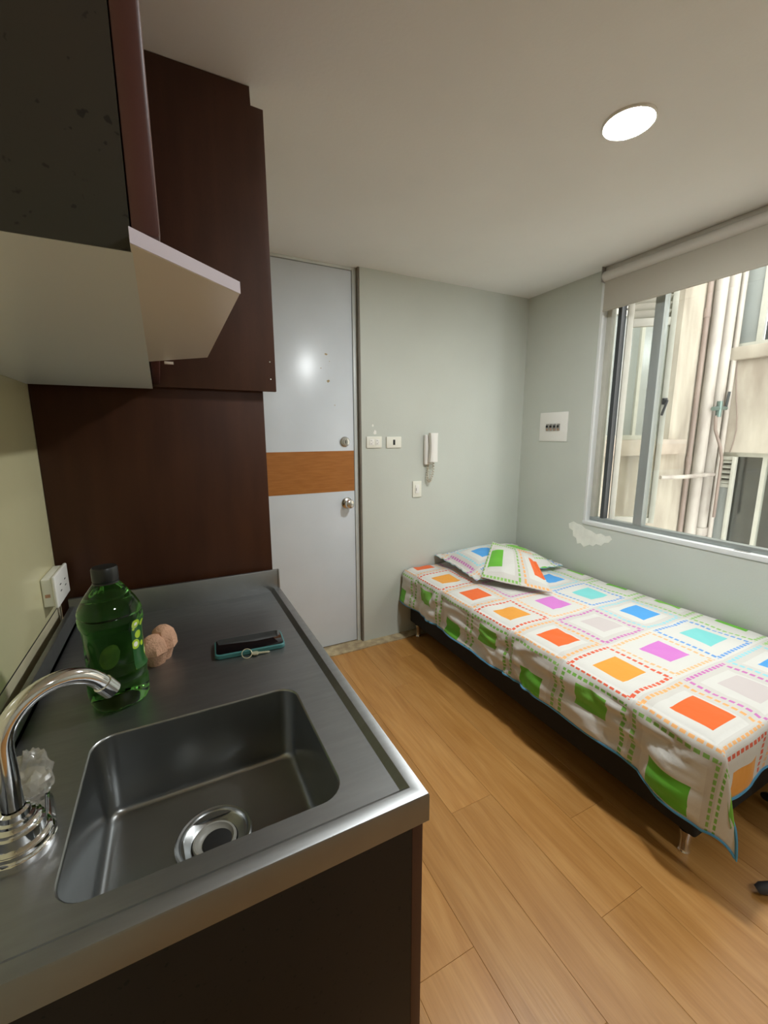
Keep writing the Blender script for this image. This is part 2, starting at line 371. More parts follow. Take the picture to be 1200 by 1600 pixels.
lathe('knob_button', [(0,0),(.006,0),(.006,.003),(0,.003)], (.930, YL-.069, .922), M_chrome, kb, 16, RX)
for (px, pz, rr) in ((.822, 1.777, .009), (.832, 1.632, .010), (.868, 1.50, .004), (.79, 1.70, .004), (.842, 1.74, .003)):
    random.seed(int(px*1000))
    prism('paint_chip', [(px+rr*1.2*math.cos(t)*random.uniform(.4,1), YL-.0002, pz+rr*math.sin(t)*random.uniform(.4,1)) for t in [k*.9 for k in range(7)]], (0, -.0006, 0), M_cement, dr)

# ------------------------------------------------------------------ window
wn = empty('window_1', (W_+.06, 1.0, WZ0), 'white-framed window with an open louvred casement above the bed', 'window'); wn['kind'] = 'structure'
FX0, FX1 = W_+.035, W_+.075
# white inner lining (reveal) and sill
box('sill', W_-.006, W_+.12, WY0, WY1+.006, WZ0-.004, WZ0+.02, M_alu, wn, .002)
box('reveal', W_-.004, W_+.12, WY1-.014, WY1+.004, WZ0, WZ1, M_alu, wn, .0015)
box('reveal', W_-.004, W_+.12, WY0-.004, WY0+.014, WZ0, WZ1, M_alu, wn, .0015)
box('frame_rail', FX0, FX1, WY0+.014, WY1-.014, WZ0+.02, WZ0+.045, M_alugrey, wn, .002)
box('frame_rail', FX0, FX1, WY0+.014, WY1-.014, WZ1-.03, WZ1, M_alugrey, wn, .002)
box('frame_stile', FX0, FX1, 1.713, 1.743, WZ0+.045, WZ1-.03, M_sash, wn, .002)
box('frame_stile', FX0, FX1, WY0+.014, WY0+.044, WZ0+.045, WZ1-.03, M_alugrey, wn, .002)
box('mullion', FX0, FX1, 1.650, 1.674, WZ0+.045, WZ1-.03, M_darkmetal_shade, wn, .002)  # dark colour paints in the shade on this mullion edge and sash gap
box('mullion', FX0-.004, FX1, 1.414, 1.463, WZ0+.045, WZ1-.03, M_alugrey, wn, .002)
box('mullion', FX0-.004, FX1, .70, .745, WZ0+.045, WZ1-.03, M_alugrey, wn, .002)
box('pane', FX0+.018, FX0+.022, 1.674, 1.713, WZ0+.045, WZ1-.03, M_pane, wn)
box('pane', FX0+.018, FX0+.022, .745, 1.414, WZ0+.045, WZ1-.03, M_pane, wn)
box('pane', FX0+.018, FX0+.022, WY0+.044, .70, WZ0+.045, WZ1-.03, M_pane, wn)
box('drain_slot', W_+.012, W_+.03, .90, .96, WZ0+.0195, WZ0+.021, M_greyplastic, wn)
# open casement: local x along its width, z up
hx, hy, ex, ey = 2.378, 1.648, 2.562, 1.487
ang = math.atan2(ey-hy, ex-hx); sw = math.hypot(ex-hx, ey-hy)
MS = Matrix.Translation((hx, hy, 0)) @ Matrix.Rotation(ang, 4, 'Z')
sz0, sz1, szr = .80, 2.19, 1.955
def sbox(name, x0, x1, z0, z1, mat, parent, t=.012, bev=.0015, y=0):
    return box(name, x0, x1, y-t, y+t, z0, z1, mat, parent, bev, 2, MS)
sash = sbox('casement_sash', 0, .030, sz0, sz1, M_sash, wn)
sbox('sash_stile', sw-.030, sw, sz0, sz1, M_sash, sash)
sbox('sash_rail', .030, sw-.030, sz0, sz0+.032, M_sash, sash)
sbox('sash_rail', .030, sw-.030, szr-.03, szr+.012, M_sash, sash)
sbox('sash_rail', .030, sw-.030, sz1-.03, sz1, M_sash, sash)
sbox('sash_pane', .030, sw-.030, sz0+.032, szr-.03, M_pane_dusty, sash, .002, 0)
for k in range(5):
    z = szr+.02+k*.038
    bm = bmesh.new(); b_box(bm, .030, sw-.030, -.021, .021, -.002, .002, 0, 1, MS @ Matrix.Translation((0, 0, z+.014)) @ Matrix.Rotation(math.radians(-58), 4, 'X'))
    finish('louvre_slat', bm, M_sash, sash)
hm = MS @ Matrix.Translation((sw-.016, -.02, 1.50))
bm = bmesh.new(); b_box(bm, -.012, .012, -.006, .012, -.006, .03, .003, 2, hm); b_box(bm, -.007, .007, -.022, -.006, .005, .022, .003, 2, hm)
b_box(bm, -.006, .006, -.03, -.018, -.07, .018, .003, 2, hm @ Matrix.Rotation(math.radians(14), 4, 'Y')); finish('latch_handle', bm, M_darkhole, sash, True)

# roller blind
rb = empty('roller_blind', (W_-.03, .95, 2.03), 'greige roller blind pulled a little way down the window', 'blind')
tube('roller_tube', [(W_-.030, .09, 2.200), (W_-.030, 1.728, 2.200)], .027, M_blindtube, rb, 20)
box('blind_fabric', W_-.0335, W_-.0315, .10, 1.722, 2.022, 2.20, M_blind, rb)
box('bottom_bar', W_-.037, W_-.028, .10, 1.722, 2.012, 2.024, M_blind, rb, .002)
box('end_bracket', W_-.056, W_-.001, 1.728, 1.733, 2.168, 2.249, M_greyplastic, rb, .001)
box('end_bracket', W_-.056, W_-.001, .084, .089, 2.168, 2.249, M_greyplastic, rb, .001)
box('head_rail', W_-.03, W_-.001, .09, 1.728, 2.228, 2.2495, M_blindtube, rb, .002)

# ------------------------------------------------------------------ courtyard outside
FXX, FYY = 4.40, 2.111
def wallhole(name, mat, axis, pos, thick, a0, a1, z0, z1, holes, label):
    """flat wall with rectangular holes: axis 'x' = plane x=pos spanning y; axis 'y' = plane y=pos spanning x"""
    av = sorted({a0, a1, *[h[0] for h in holes], *[h[1] for h in holes]}); zv = sorted({z0, z1, *[h[2] for h in holes], *[h[3] for h in holes]})
    bm = bmesh.new()
    for A, B in zip(av, av[1:]):
        for C, Dd in zip(zv, zv[1:]):
            if any(h[0] <= A and B <= h[1] and h[2] <= C and Dd <= h[3] for h in holes): continue
            if axis == 'x': b_box(bm, pos, pos+thick, A, B, C, Dd)
            else: b_box(bm, A, B, pos, pos+thick, C, Dd)
    bmesh.ops.remove_doubles(bm, verts=bm.verts[:], dist=1e-5)
    return struct(finish(name, bm, mat), label, 'wall')
fac1 = wallhole('wall_courtyard', M_ext, 'x', FXX, .2, -2.5, FYY, -2.5, 3.45, [(.75, 2.085, -.1, 1.168), (.75, 2.085, 2.055, 3.3)], 'weathered cream facade facing the window across the courtyard')
fac2 = wallhole('wall_courtyard_side', M_ext2, 'y', FYY, .2, W_+.12, FXX+.2, -2.5, 3.45, [(2.62, 3.72, 1.285, 2.75)], 'stained beige facade at right angles beyond the open casement')
struct(box('floor_courtyard', W_+.12, FXX+.2, -2.5, FYY+.2, -2.6, -2.5, M_extledge), 'courtyard ground far below the window', 'ground')
# lower facade window
w2 = empty('window_2', (FXX+.05, 1.4, -.1), 'lower courtyard window with a louvred sash and dark panes', 'window'); w2['kind'] = 'structure'
x0, x1 = FXX+.045, FXX+.085
box('frame_rail', x0, x1, .75, 2.085, 1.13, 1.168, M_sash, w2); box('frame_rail', x0, x1, .75, 2.085, -.1, -.06, M_sash, w2)
box('frame_stile', x0, x1, 2.055, 2.085, -.06, 1.13, M_sash, w2); box('frame_stile', x0, x1, .75, .79, -.06, 1.13, M_sash, w2)
box('frame_stile', x0, x1, 1.712, 1.742, -.06, 1.13, M_sash, w2); box('frame_stile', x0, x1, 1.20, 1.235, -.06, 1.13, M_sash, w2)
ss = box('louvred_sash', x0-.04, x0, 1.915, 1.943, -.04, 1.13, M_sash, w2, .002)
box('sash_stile', x0-.02, x0, 2.03, 2.055, -.04, 1.13, M_sash, ss); box('sash_rail', x0-.02, x0, 1.943, 2.03, .855, .885, M_sash, ss); box('sash_rail', x0-.02, x0, 1.943, 2.03, 1.10, 1.13, M_sash, ss); box('sash_rail', x0-.02, x0, 1.943, 2.03, -.04, 0, M_sash, ss)
for k in range(5):
    bm = bmesh.new(); b_box(bm, -.018, .018, 1.943, 2.03, -.003, .003, 0, 1, Matrix.Translation((x0-.012, 0, .905+k*.045)) @ Matrix.Rotation(math.radians(-45), 4, 'Y')); finish('louvre_slat', bm, M_sash, ss)
box('sash_pane', x0-.012, x0-.008, 1.943, 2.03, 0, .855, M_extgrey, ss)
for a, b in ((1.742, 2.055), (1.235, 1.712), (.79, 1.20)): box('pane', x0+.018, x0+.022, a, b, -.06, 1.13, M_pane, w2)
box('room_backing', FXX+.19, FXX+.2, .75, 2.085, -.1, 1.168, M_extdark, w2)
# upper facade window
w3 = empty('window_3', (FXX+.05, 1.4, 2.05), 'upper courtyard window with grey panes over a plaster ledge', 'window'); w3['kind'] = 'structure'
box('frame_rail', x0-.02, x1, .75, 2.085, 2.055, 2.085, M_sash, w3); box('frame_rail', x0, x1, .75, 2.085, 3.26, 3.3, M_sash, w3)
box('frame_stile', x0, x1, 2.07, 2.085, 2.085, 3.26, M_sash, w3); box('frame_stile', x0, x1, 1.875, 1.915, 2.085, 3.26, M_sash, w3); box('frame_stile', x0+.01, x1, 1.835, 1.86, 2.085, 3.26, M_darkmetal_shade, w3)
box('frame_stile', x0, x1, .75, .79, 2.085, 3.26, M_sash, w3)
box('pane', x0+.018, x0+.022, 1.915, 2.07, 2.085, 3.26, M_extgrey, w3); box('pane', x0+.018, x0+.022, .79, 1.835, 2.085, 3.26, M_extgrey, w3)
box('ledge', FXX-.05, FXX+.04, .70, 2.09, 1.945, 2.05, M_ext, w3, .008)
# side facade window behind our casement
w4 = empty('window_4', (3.17, FYY+.1, 1.28), 'neighbouring window with dusty panes seen through the open casement', 'window'); w4['kind'] = 'structure'
y0, y1 = FYY+.07, FYY+.11
box('frame_rail', 2.62, 3.72, y0, y1, 1.285, 1.32, M_sash, w4); box('frame_rail', 2.62, 3.72, y0, y1, 2.71, 2.75, M_sash, w4); box('frame_rail', 2.62, 3.72, y0, y1, 2.20, 2.24, M_sash, w4)
for a in (2.62, 2.98, 3.34, 3.68): box('frame_stile', a, a+.04, y0, y1, 1.32, 2.71, M_sash, w4)
for a in (2.66, 3.02, 3.38):
    box('pane', a, a+.32, y0+.018, y0+.022, 1.32, 2.20, M_extgrey, w4)
    for k in range(6):
        bm = bmesh.new(); b_box(bm, a, a+.32, -.02, .02, -.003, .003, 0, 1, Matrix.Translation((0, y0+.02, 2.27+k*.075)) @ Matrix.Rotation(math.radians(40), 4, 'X')); finish('louvre_slat', bm, M_sash, w4)
box('ledge', 2.5, 3.85, FYY-.08, FYY+.07, 1.165, 1.283, M_extledge, w4, .006)
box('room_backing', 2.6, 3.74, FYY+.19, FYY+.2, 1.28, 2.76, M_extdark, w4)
# pipes in the corner
def vpipe(x, y, r, mat, label, collars=()):
    e = empty('drain_pipe', (x, y, -2.4), label, 'pipe', 'drain pipes in the courtyard corner')
    tube('pipe_run', [(x, y, -2.4), (x, y, 3.4)], r, mat, e, 14)
    for z in collars: tube('collar', [(x, y, z-.035), (x, y, z+.035)], r*1.25, mat, e, 14)
vpipe(4.012, FYY-.025, .018, M_pipe2, 'thin stained pipe farthest left in the courtyard corner', (1.10, 2.3))
vpipe(4.125, FYY-.05, .044, M_pipe, 'broad pale pipe beside the thin stained one in the corner', ())
vpipe(4.205, FYY-.03, .018, M_pipe, 'thin pale pipe between the two broad courtyard pipes', (1.75, .5))
vpipe(4.289, FYY-.05, .046, M_pipe, 'broad pale pipe nearest the facade with the two windows', (.45,))
vpipe(4.374, FYY-.088, .022, M_pipe, 'slim pale pipe standing off the courtyard corner', ())
hp = tag(tube('overflow_pipe', [(3.62, FYY-.03, .972), (3.8, FYY-.10, .974), (4.25, FYY-.115, .976)], .017, M_pipe, None, 12), 'short level pale pipe crossing in front of the vertical pipes', 'pipe')
vb = empty('pipe_valve', (4.19, FYY-.11, 1.50), 'galvanised valve clamped across the courtyard pipes', 'valve')
tube('valve_body', [(4.09, FYY-.12, 1.535), (4.29, FYY-.12, 1.545)], .017, M_galv, vb, 12)
tube('valve_stem', [(4.185, FYY-.12, 1.47), (4.185, FYY-.12, 1.60)], .022, M_galv, vb, 12)
tube('valve_lever', [(4.275, FYY-.125, 1.53), (4.29, FYY-.13, 1.68)], .011, M_darkmetal_shade, vb, 8)
tag(tube('bent_pipe', [(4.17, FYY-.11, 1.48), (4.17, FYY-.12, 1.36), (4.21, FYY-.155, 1.22), (4.25, FYY-.160, 1.12), (4.255, FYY-.160, .6)], .012, M_pipe2, None, 10), 'thin bent pipe dropping from the galvanised valve', 'pipe')
tag(tube('cable', [(FXX-.006, 2.005, 1.94), (FXX-.01, 1.992, 1.80), (FXX-.01, 1.972, 1.642), (FXX-.01, 1.945, 1.47), (FXX-.01, 1.936, 1.36), (FXX-.01, 1.945, 1.25), (FXX-.006, 1.962, 1.17)], .004, M_pipe2, None, 6), 'thin cable drooping between the two facade windows', 'cable')

# ------------------------------------------------------------------ ceiling lamps
def ceiling_lamp(x, y, strength, label):
    e = empty('ceiling_lamp', (x, y, H_-.012), label, 'lamp', 'recessed ceiling lamps')
    lathe('trim_ring', [(.0675, -.006), (.070, -.0075), (.073, -.005), (.074, 0), (.0675, 0), (.0675, -.006)], (x, y, H_), M_white2, e, 40)
    lathe('diffuser', [(0, -.0085), (.055, -.008), (.0675, -.0055), (.0675, -.001), (0, -.001)], (x, y, H_), emit('lamp_diffuser', (.95, .99, 1, 1), strength), e, 40)
ceiling_lamp(1.309, .962, LAMP_STRENGTH, 'round glowing ceiling lamp above the bed')
ceiling_lamp(1.2, -.95, ADDED_LAMP_STRENGTH, 'added unseen ceiling lamp behind the viewer that brightens the foreground floor')  # added lamp, out of view; lifts the light on the near floor

# ------------------------------------------------------------------ far wall fittings
def plate(name, x0, x1, z0, z1, label, cat):
    e = empty(name, ((x0+x1)/2, D_, z0), label, cat); box('cover_plate', x0, x1, D_-.008, D_, z0, z1, M_white, e, .0025); return e
a = plate('wall_outlet', 1.050, 1.152, 1.252, 1.320, 'ivory double power outlet nearest the door', 'outlet')
for k, x in enumerate((1.083, 1.122)):
    f = box('socket_face', x-.014, x+.014, D_-.0095, D_-.0078, 1.268, 1.304, M_white2, a, .0008)
    for dz in (-.009, .009): box('slot', x-.006, x+.003, D_-.0100, D_-.0093, 1.286+dz-.0012, 1.286+dz+.0012, M_greyplastic, f)
    box('slot', x+.005, x+.008, D_-.0100, D_-.0093, 1.2845, 1.2875, M_greyplastic, f)
a = plate('wall_socket', 1.184, 1.288, 1.250, 1.318, 'ivory wall plate with one dark slot beside the double outlet', 'wall plate')
box('dark_insert', 1.229, 1.243, D_-.0105, D_-.0078, 1.268, 1.300, M_darkhole, a, .0005)
a = plate('light_switch', 1.374, 1.439, .930, 1.034, 'ivory light switch below the intercom', 'switch')
f = box('rocker', 1.392, 1.421, D_-.012, D_-.0075, .955, 1.010, M_white2, a, .001); box('rocker_mark', 1.394, 1.399, D_-.0126, D_-.0118, .972, .990, M_greyplastic, f)
ic = empty('intercom_phone', (1.487, D_, 1.14), 'white intercom handset hanging on the wall above the switch', 'intercom')
box('wall_base', 1.452, 1.513, D_-.026, D_, 1.138, 1.330, M_white2, ic, .008, 3)
hs = []
for k in range(13):
    t = k/12; z = 1.158+.182*t; bow = .016*math.sin(math.pi*t)
    hs.append((t, z, bow))
bm = bmesh.new(); rings = []
for t, z, bow in hs:
    hw = .024+.004*abs(2*t-1)**2; y1 = D_-.034-bow*.55; y0 = y1-.028-.006*abs(2*t-1)**2
    xc = 1.497
    rings.append([bm.verts.new(p) for p in ((xc-hw, y1, z), (xc-hw, y0+.006, z), (xc-hw*.6, y0, z), (xc+hw*.6, y0, z), (xc+hw, y0+.006, z), (xc+hw, y1, z))])
for A, B in zip(rings, rings[1:]):
    for k in range(6): bm.faces.new((A[k], A[(k+1) % 6], B[(k+1) % 6], B[k]))
bm.faces.new(rings[0]); bm.faces.new(rings[-1][::-1])
for z0_ in (1.158, 1.300): b_box(bm, 1.478, 1.516, D_-.038, D_-.026, z0_, z0_+.038, .004)
finish('handset', bm, M_white2, ic, True)
cp = []
path = [Vector((1.500, D_-.05, 1.160)), Vector((1.502, D_-.045, 1.10)), Vector((1.493, D_-.035, 1.045)), Vector((1.483, D_-.028, 1.028)), Vector((1.474, D_-.024, 1.050)), Vector((1.476, D_-.02, 1.10)), Vector((1.482, D_-.016, 1.140))]
def catmull(P, t):
    n = len(P)-1; i = min(int(t*n), n-1); f = t*n-i
    p0, p1, p2, p3 = P[max(i-1, 0)], P[i], P[i+1], P[min(i+2, n)]
    return .5*((2*p1)+(-p0+p2)*f+(2*p0-5*p1+4*p2-p3)*f*f+(-p0+3*p1-3*p2+p3)*f**3)
for k in range(221):
    t = k/220; c = catmull(path, t); a_ = t*2*math.pi*22
    cp.append(c+Vector((math.cos(a_)*.0068, math.sin(a_)*.0068, 0)))
tube('coiled_cord', cp, .0026, M_cord, ic, 5)
# breaker panel
bp = empty('breaker_panel', (W_, 2.045, 1.283), 'white breaker cover with four dark switches left of the window', 'breaker panel')
box('cover_plate', W_-.006, W_, 1.930, 2.159, 1.283, 1.473, M_white2, bp, .002)
for k in range(4):
    y = 2.088-k*.030
    br = box('breaker', W_-.012, W_-.005, y-.0105, y+.0105, 1.352, 1.398, M_greyplastic, bp, .001)
    box('breaker_toggle', W_-.019, W_-.011, y-.006, y+.006, 1.374, 1.388, M_darkhole, br, .001)
    box('breaker_rating_mark', W_-.0125, W_-.0118, y-.006, y+.004, 1.356, 1.366, M_pulp, br)
# outlet on the left wall
lo = empty('surface_outlet', (L_, 1.265, .925), 'white surface-mounted outlet box on the cream wall', 'outlet')
box('outlet_box', L_, L_+.024, 1.200, 1.322, .928, .998, M_white, lo, .004, 3)
fc = box('outlet_cover', L_+.022, L_+.030, 1.196, 1.326, .924, 1.002, M_white2, lo, .003, 3)
for y in (1.238, 1.285):
    for dz in (-.008, .008): box('slot', L_+.0295, L_+.0306, y-.006, y+.006, .963+dz-.0012, .963+dz+.0012, M_darkhole, fc)
box('side_knockout', L_+.006, L_+.016, 1.1993, 1.2005, .952, .960, M_pulp, lo)

# ------------------------------------------------------------------ kitchen panels
struct
pl = tag(box('backsplash_panel', L_+.001, .2645, 1.3455, 1.362, .80, 1.50, M_brown_low, None, .001), 'red-brown laminate panel standing behind the far end of the counter', 'panel')
up_ = empty('end_panel', (.13, 1.338, 1.4605), 'dark brown laminate end panel hanging from the ceiling beside the door', 'panel')
pts = [(-.033, 1.331, 1.4605), (.302, 1.331, 1.4605), (.302, 1.331, 2.204), (.2685, 1.331, 2.204), (.2685, 1.331, 2.2485), (-.033, 1.331, 2.2485)]
prism('panel_board', pts, (0, .0143, 0), M_brown, up_, .0008)
for z in (1.496, 1.546): lathe('screw_head', [(0, 0), (.0026, 0), (.002, .0012), (0, .0015)], (.286, 1.331, z), M_chrome, up_, 10, RX)

# upper cabinet
uc = empty('wall_cabinet', (-.15, .36, 1.4545), 'black speckled wall cabinet with red-brown edging above the sink', 'cabinet')
cx0, cxn, cxf, cyn, cyf, cz = L_+.0015, -.0125, -.0305, .361, 1.329, 1.4545
def cabpoly(z, ya=cyn, yb=cyf): return [(cx0, ya, z), (cxn, ya, z), (cxf, yb, z), (cx0, yb, z)]
body = prism('cabinet_body', cabpoly(cz+.0005), (0, 0, 2.248-cz-.0005), M_black, uc)
prism('cabinet_underside', cabpoly(cz, cyn+.001, cyf), (0, 0, .0004), M_underside, uc)
dd = .0185
dz0 = cz+.0125
def doorpoly(z, ya, yb, t0, t1):
    f = lambda y: cxn+(cxf-cxn)*(y-cyn)/(cyf-cyn)
    return [(f(ya)+t0, ya, z), (f(ya)+t1, ya, z), (f(yb)+t1, yb, z), (f(yb)+t0, yb, z)]
d1 = prism('cabinet_door', doorpoly(dz0, cyn, .865, .0003, dd), (0, 0, 2.245-dz0), M_edge, uc, .003)
d2 = prism('cabinet_door', doorpoly(dz0, .869, 1.328, .0003, dd), (0, 0, 2.245-dz0), M_edge, uc, .003)
prism('door_pull', [(-.001, .712, 1.736), (.0095, .712, 1.736), (.0095, .728, 1.736), (-.001, .728, 1.736)], (0, 0, .030), M_melamine, d1, .0015)
vs = prism('hood_visor', [(-.013, .347, cz), (.067, .421, cz), (.0655, .768, cz), (-.0218, .853, cz)], (0, 0, .0105), M_melamine, uc, .0008)
# lilac top edging of the visor
prism('visor_edging', [(-.0128, .3463, cz+.0006), (.0676, .4207, cz+.0006), (.0672, .4215, cz+.0006), (-.013, .3474, cz+.0006)], (0, 0, .0100), M_lav, vs)
box('visor_catch', .002, .016, .836, .842, cz-.004, cz, M_melamine, vs)
uc['label'] = 'black speckled wall cabinet with red-brown door edges above the sink'

# base cabinet
bc = empty('base_cabinet', (0, .85, 0), 'black-brown speckled base cabinet under the steel counter', 'cabinet')
box('side_panel', L_+.001, .2605, .433, .449, .0, .785, M_basecab, bc, .001)
box('side_panel', L_+.001, .2605, 1.327, 1.343, .0, .785, M_basecab, bc, .001)
box('back_panel', L_+.001, L_+.013, .4495, 1.3265, .0, .785, M_basecab, bc)
box('bottom_panel', L_+.0135, .2605, .4495, 1.3265, .08, .096, M_melamine, bc)
box('toe_kick', .215, .231, .4495, 1.3265, .0, .079, M_basecab, bc)
for y0_, y1_ in ((.434, .886), (.890, 1.342)):
    d = box('cabinet_door', .2610, .2790, y0_, y1_, .09, .782, M_brown, bc, .0015)
    yk = y1_-.05 if y0_ < .6 else y0_+.05
    tube('door_handle', [(.279, yk, .60), (.300, yk, .605), (.300, yk, .715), (.279, yk, .72)], .005, M_satin, d, 10)

# ------------------------------------------------------------------ steel counter with sink
ct = empty('sink_counter', (0, .87, .79), 'stainless steel sink counter with raised rim and basin', 'counter')
xr, yn, xl, yf_, zr, zs = .281, .4216, -.2675, 1.3205, .840, .8295
SX0, SX1, SY0, SY1, SR = -.160, .182, .482, .776, .036
def rrect(x0, x1, y0, y1, r, n=7):
    P = []
    for cx, cy, a0 in ((x1-r, y1-r, 0), (x0+r, y1-r, 90), (x0+r, y0+r, 180), (x1-r, y0+r, 270)):
        for k in range(n+1):
            a = math.radians(a0+90*k/n); P.append((cx+r*math.cos(a), cy+r*math.sin(a)))
    return P
def raypoly(c, a, P):
    d = (math.cos(a), math.sin(a)); best = None
    for i in range(len(P)):
        p, q = P[i], P[(i+1) % len(P)]
        ex_, ey_ = q[0]-p[0], q[1]-p[1]; den = d[0]*ey_-d[1]*ex_
        if abs(den) < 1e-12: continue
        t = ((p[0]-c[0])*ey_-(p[1]-c[1])*ex_)/den; s_ = ((p[0]-c[0])*d[1]-(p[1]-c[1])*d[0])/den
        if t > 0 and -1e-6 <= s_ <= 1+1e-6 and (best is None or t < best): best = t
    return (c[0]+d[0]*best, c[1]+d[1]*best)
def loopverts(bm, P, z): return [bm.verts.new((p[0], p[1], z)) for p in P]
def bridge(bm, A, B):
    for i in range(len(A)): 
        j = (i+1) % len(A)
        try: bm.faces.new((A[i], A[j], B[j], B[i]))
        except ValueError: pass
sc_ = ((SX0+SX1)/2, (SY0+SY1)/2)
hole = rrect(SX0, SX1, SY0, SY1, SR)
rect = lambda a, b, c, d: [(a, c), (b, c), (b, d), (a, d)]
o_out = rect(xl, xr, yn, yf_); o_in = rect(xl, xr-.020, yn+.020, yf_); o_in2 = rect(xl, xr-.030, yn+.032, yf_)
angs = sorted({round(math.atan2(p[1]-sc_[1], p[0]-sc_[0]), 6) for p in hole+o_in2})
bm = bmesh.new()
flat = [raypoly(sc_, a, o_in2) for a in angs]; hol = [raypoly(sc_, a, hole) for a in angs]
bridge(bm, loopverts(bm, flat, zs), loopverts(bm, hol, zs))
seq = [(rect(xl, xr-.030, yn+.032, yf_), zs), (rect(xl, xr-.020, yn+.020, yf_), zr), (rect(xl, xr-.004, yn+.004, yf_), zr), (rect(xl, xr-.0012, yn+.0012, yf_), zr-.0012), (rect(xl, xr, yn, yf_), zr-.004), (rect(xl, xr, yn, yf_), .795), (rect(xl, xr-.003, yn+.003, yf_), .792), (rect(xl, xr-.02, yn+.02, yf_), .792)]
prev = None
for P, z in seq:
    cur = loopverts(bm, P, z)
    if prev: bridge(bm, prev, cur)
    prev = cur
bmesh.ops.remove_doubles(bm, verts=bm.verts[:], dist=1e-5)
finish('counter_sheet', bm, M_steel, ct, True)
# basin
bm = bmesh.new(); prev = None
zb_ = .680; DC = (.010, .648)
def inset(d, r): return rrect(SX0+d, SX1-d, SY0+d*.55, SY1-d*.55, max(r, .01))
lv = [(0, SR, zs), (.0015, SR, zs-.001), (.003, SR-.002, zs-.004), (.010, .024, zb_+.016)]
for k in range(1, 6):
    a = math.radians(90*k/5); lv.append((.010+.015*(1-math.cos(a)), .024, zb_+.016-.015*math.sin(a)))
for d, r, z in lv:
    P = inset(d, r); cur = loopverts(bm, P, z)
    if prev: bridge(bm, prev, cur)
    prev = cur
P = inset(.025, .024)
drain = [(DC[0]+.057*math.cos(math.atan2(p[1]-DC[1], p[0]-DC[0])), DC[1]+.057*math.sin(math.atan2(p[1]-DC[1], p[0]-DC[0]))) for p in P]
cur = loopverts(bm, drain, zb_-.002); bridge(bm, prev, cur)
bs = finish('sink_basin', bm, M_steel2, ct, 'all')
dn = lathe('drain_flange', [(.060, 0), (.0595, .003), (.057, .0042), (.0535, .003), (.052, 0), (.047, -.003), (.040, -.006), (.036, -.008), (.034, -.020), (0, -.021)], (DC[0], DC[1], zb_-.001), M_steel2, bs, 48)
lathe('strainer_basket', [(.0345, -.0075), (.033, -.0045), (.030, -.0045), (.027, -.009), (.020, -.012), (0, -.0125)], (DC[0], DC[1], zb_), M_greyplastic, bs, 32)
lathe('strainer_plug', [(.024, -.0115), (.022, -.0085), (.012, -.0075), (0, -.0072)], (DC[0]+.004, DC[1]-.002, zb_), M_darkhole, bs, 32)
# upstands
box('far_upstand', xl-.012, xr-.006, 1.3200, 1.3300, zs-.02, .902, M_steel, ct, .002)
box('wall_upstand', xl-.012, xl+.0, .40, 1.321, zs-.02, .880, M_steel, ct, .002)
box('upstand_return', xr-.0075, xr-.0005, 1.3190, 1.3302, zr-.01, .902, M_steel, ct, .002)

# ------------------------------------------------------------------ faucet
fx, fy = -.207, .590
fa = empty('sink_faucet', (fx, fy, zs), 'chrome gooseneck faucet beside the steel sink', 'faucet')
def stad(z, hw, hl, n=10):
    P = []
    for k in range(n+1): a = math.pi*k/n; P.append((fx+hw*.72*math.cos(a), fy+hl+hw*.72*math.sin(a), z))
    for k in range(n+1): a = math.pi+math.pi*k/n; P.append((fx+(hw+.008)*math.cos(a), fy+(hw+.008)*math.sin(a), z))
    return P
bm = bmesh.new(); prev = None
for z, hw in ((0, .029), (.004, .030), (.010, .0295), (.013, .026), (.018, .0255), (.021, .021), (.026, .019)):
    cur = [bm.verts.new((p[0], p[1], zs+z)) for p in stad(0, hw, .058)]
    if prev: bridge(bm, prev, cur)
    prev = cur
bm.faces.new(prev); finish('base_plate', bm, M_chrome, fa, True)
lathe('spout_collar', [(0.036, 0.0), (0.0365, 0.0094), (0.0345, 0.0125), (0.032, 0.0133), (0.0325, 0.0187), (0.03, 0.0211), (0.028, 0.0218), (0.0275, 0.0343), (0.0245, 0.0359), (0.025, 0.0406), (0.0225, 0.0429), (0.02, 0.0437), (0.0195, 0.0468), (0.016, 0.0484), (0.015, 0.0546), (0.0115, 0.0569)], (fx, fy, zs+.001), M_chrome, fa, 32)
dirv = Vector((.1, .06, 0)).normalized(); R_ = .0585
pth = [Vector((fx, fy, zs+.06)), Vector((fx, fy, zs+.10)), Vector((fx, fy, .950))]
cz_ = .966
for k in range(0, 25):
    a = math.pi-math.radians(150)*k/24
    pth.append(Vector((fx, fy, cz_))+dirv*(R_+R_*math.cos(a))+Vector((0, 0, R_*math.sin(a))))
t_ = (pth[-1]-pth[-2]).normalized(); tip = pth[-1]+t_*.006; pth.append(tip)
tube('spout', pth, .0108, M_chrome, fa, 18)
tube('aerator', [tip-t_*.004, tip-t_*.0035, tip+t_*.016, tip+t_*.017], [.0108, .0125, .0122, .0095], M_chrome, fa, 20)
for dy in (.060,):
    lathe('tap_stem', [(.017, 0), (.016, .004), (.010, .006), (.009, .010), (0, .010)], (fx, fy+dy, zs+.020), M_chrome, fa, 20)
    kn = lathe('tap_knob', [(.008, 0), (.017, .004), (.020, .014), (.018, .024), (.012, .029), (0, .030)], (fx, fy+dy, zs+.029), M_knobclear, fa, 10)
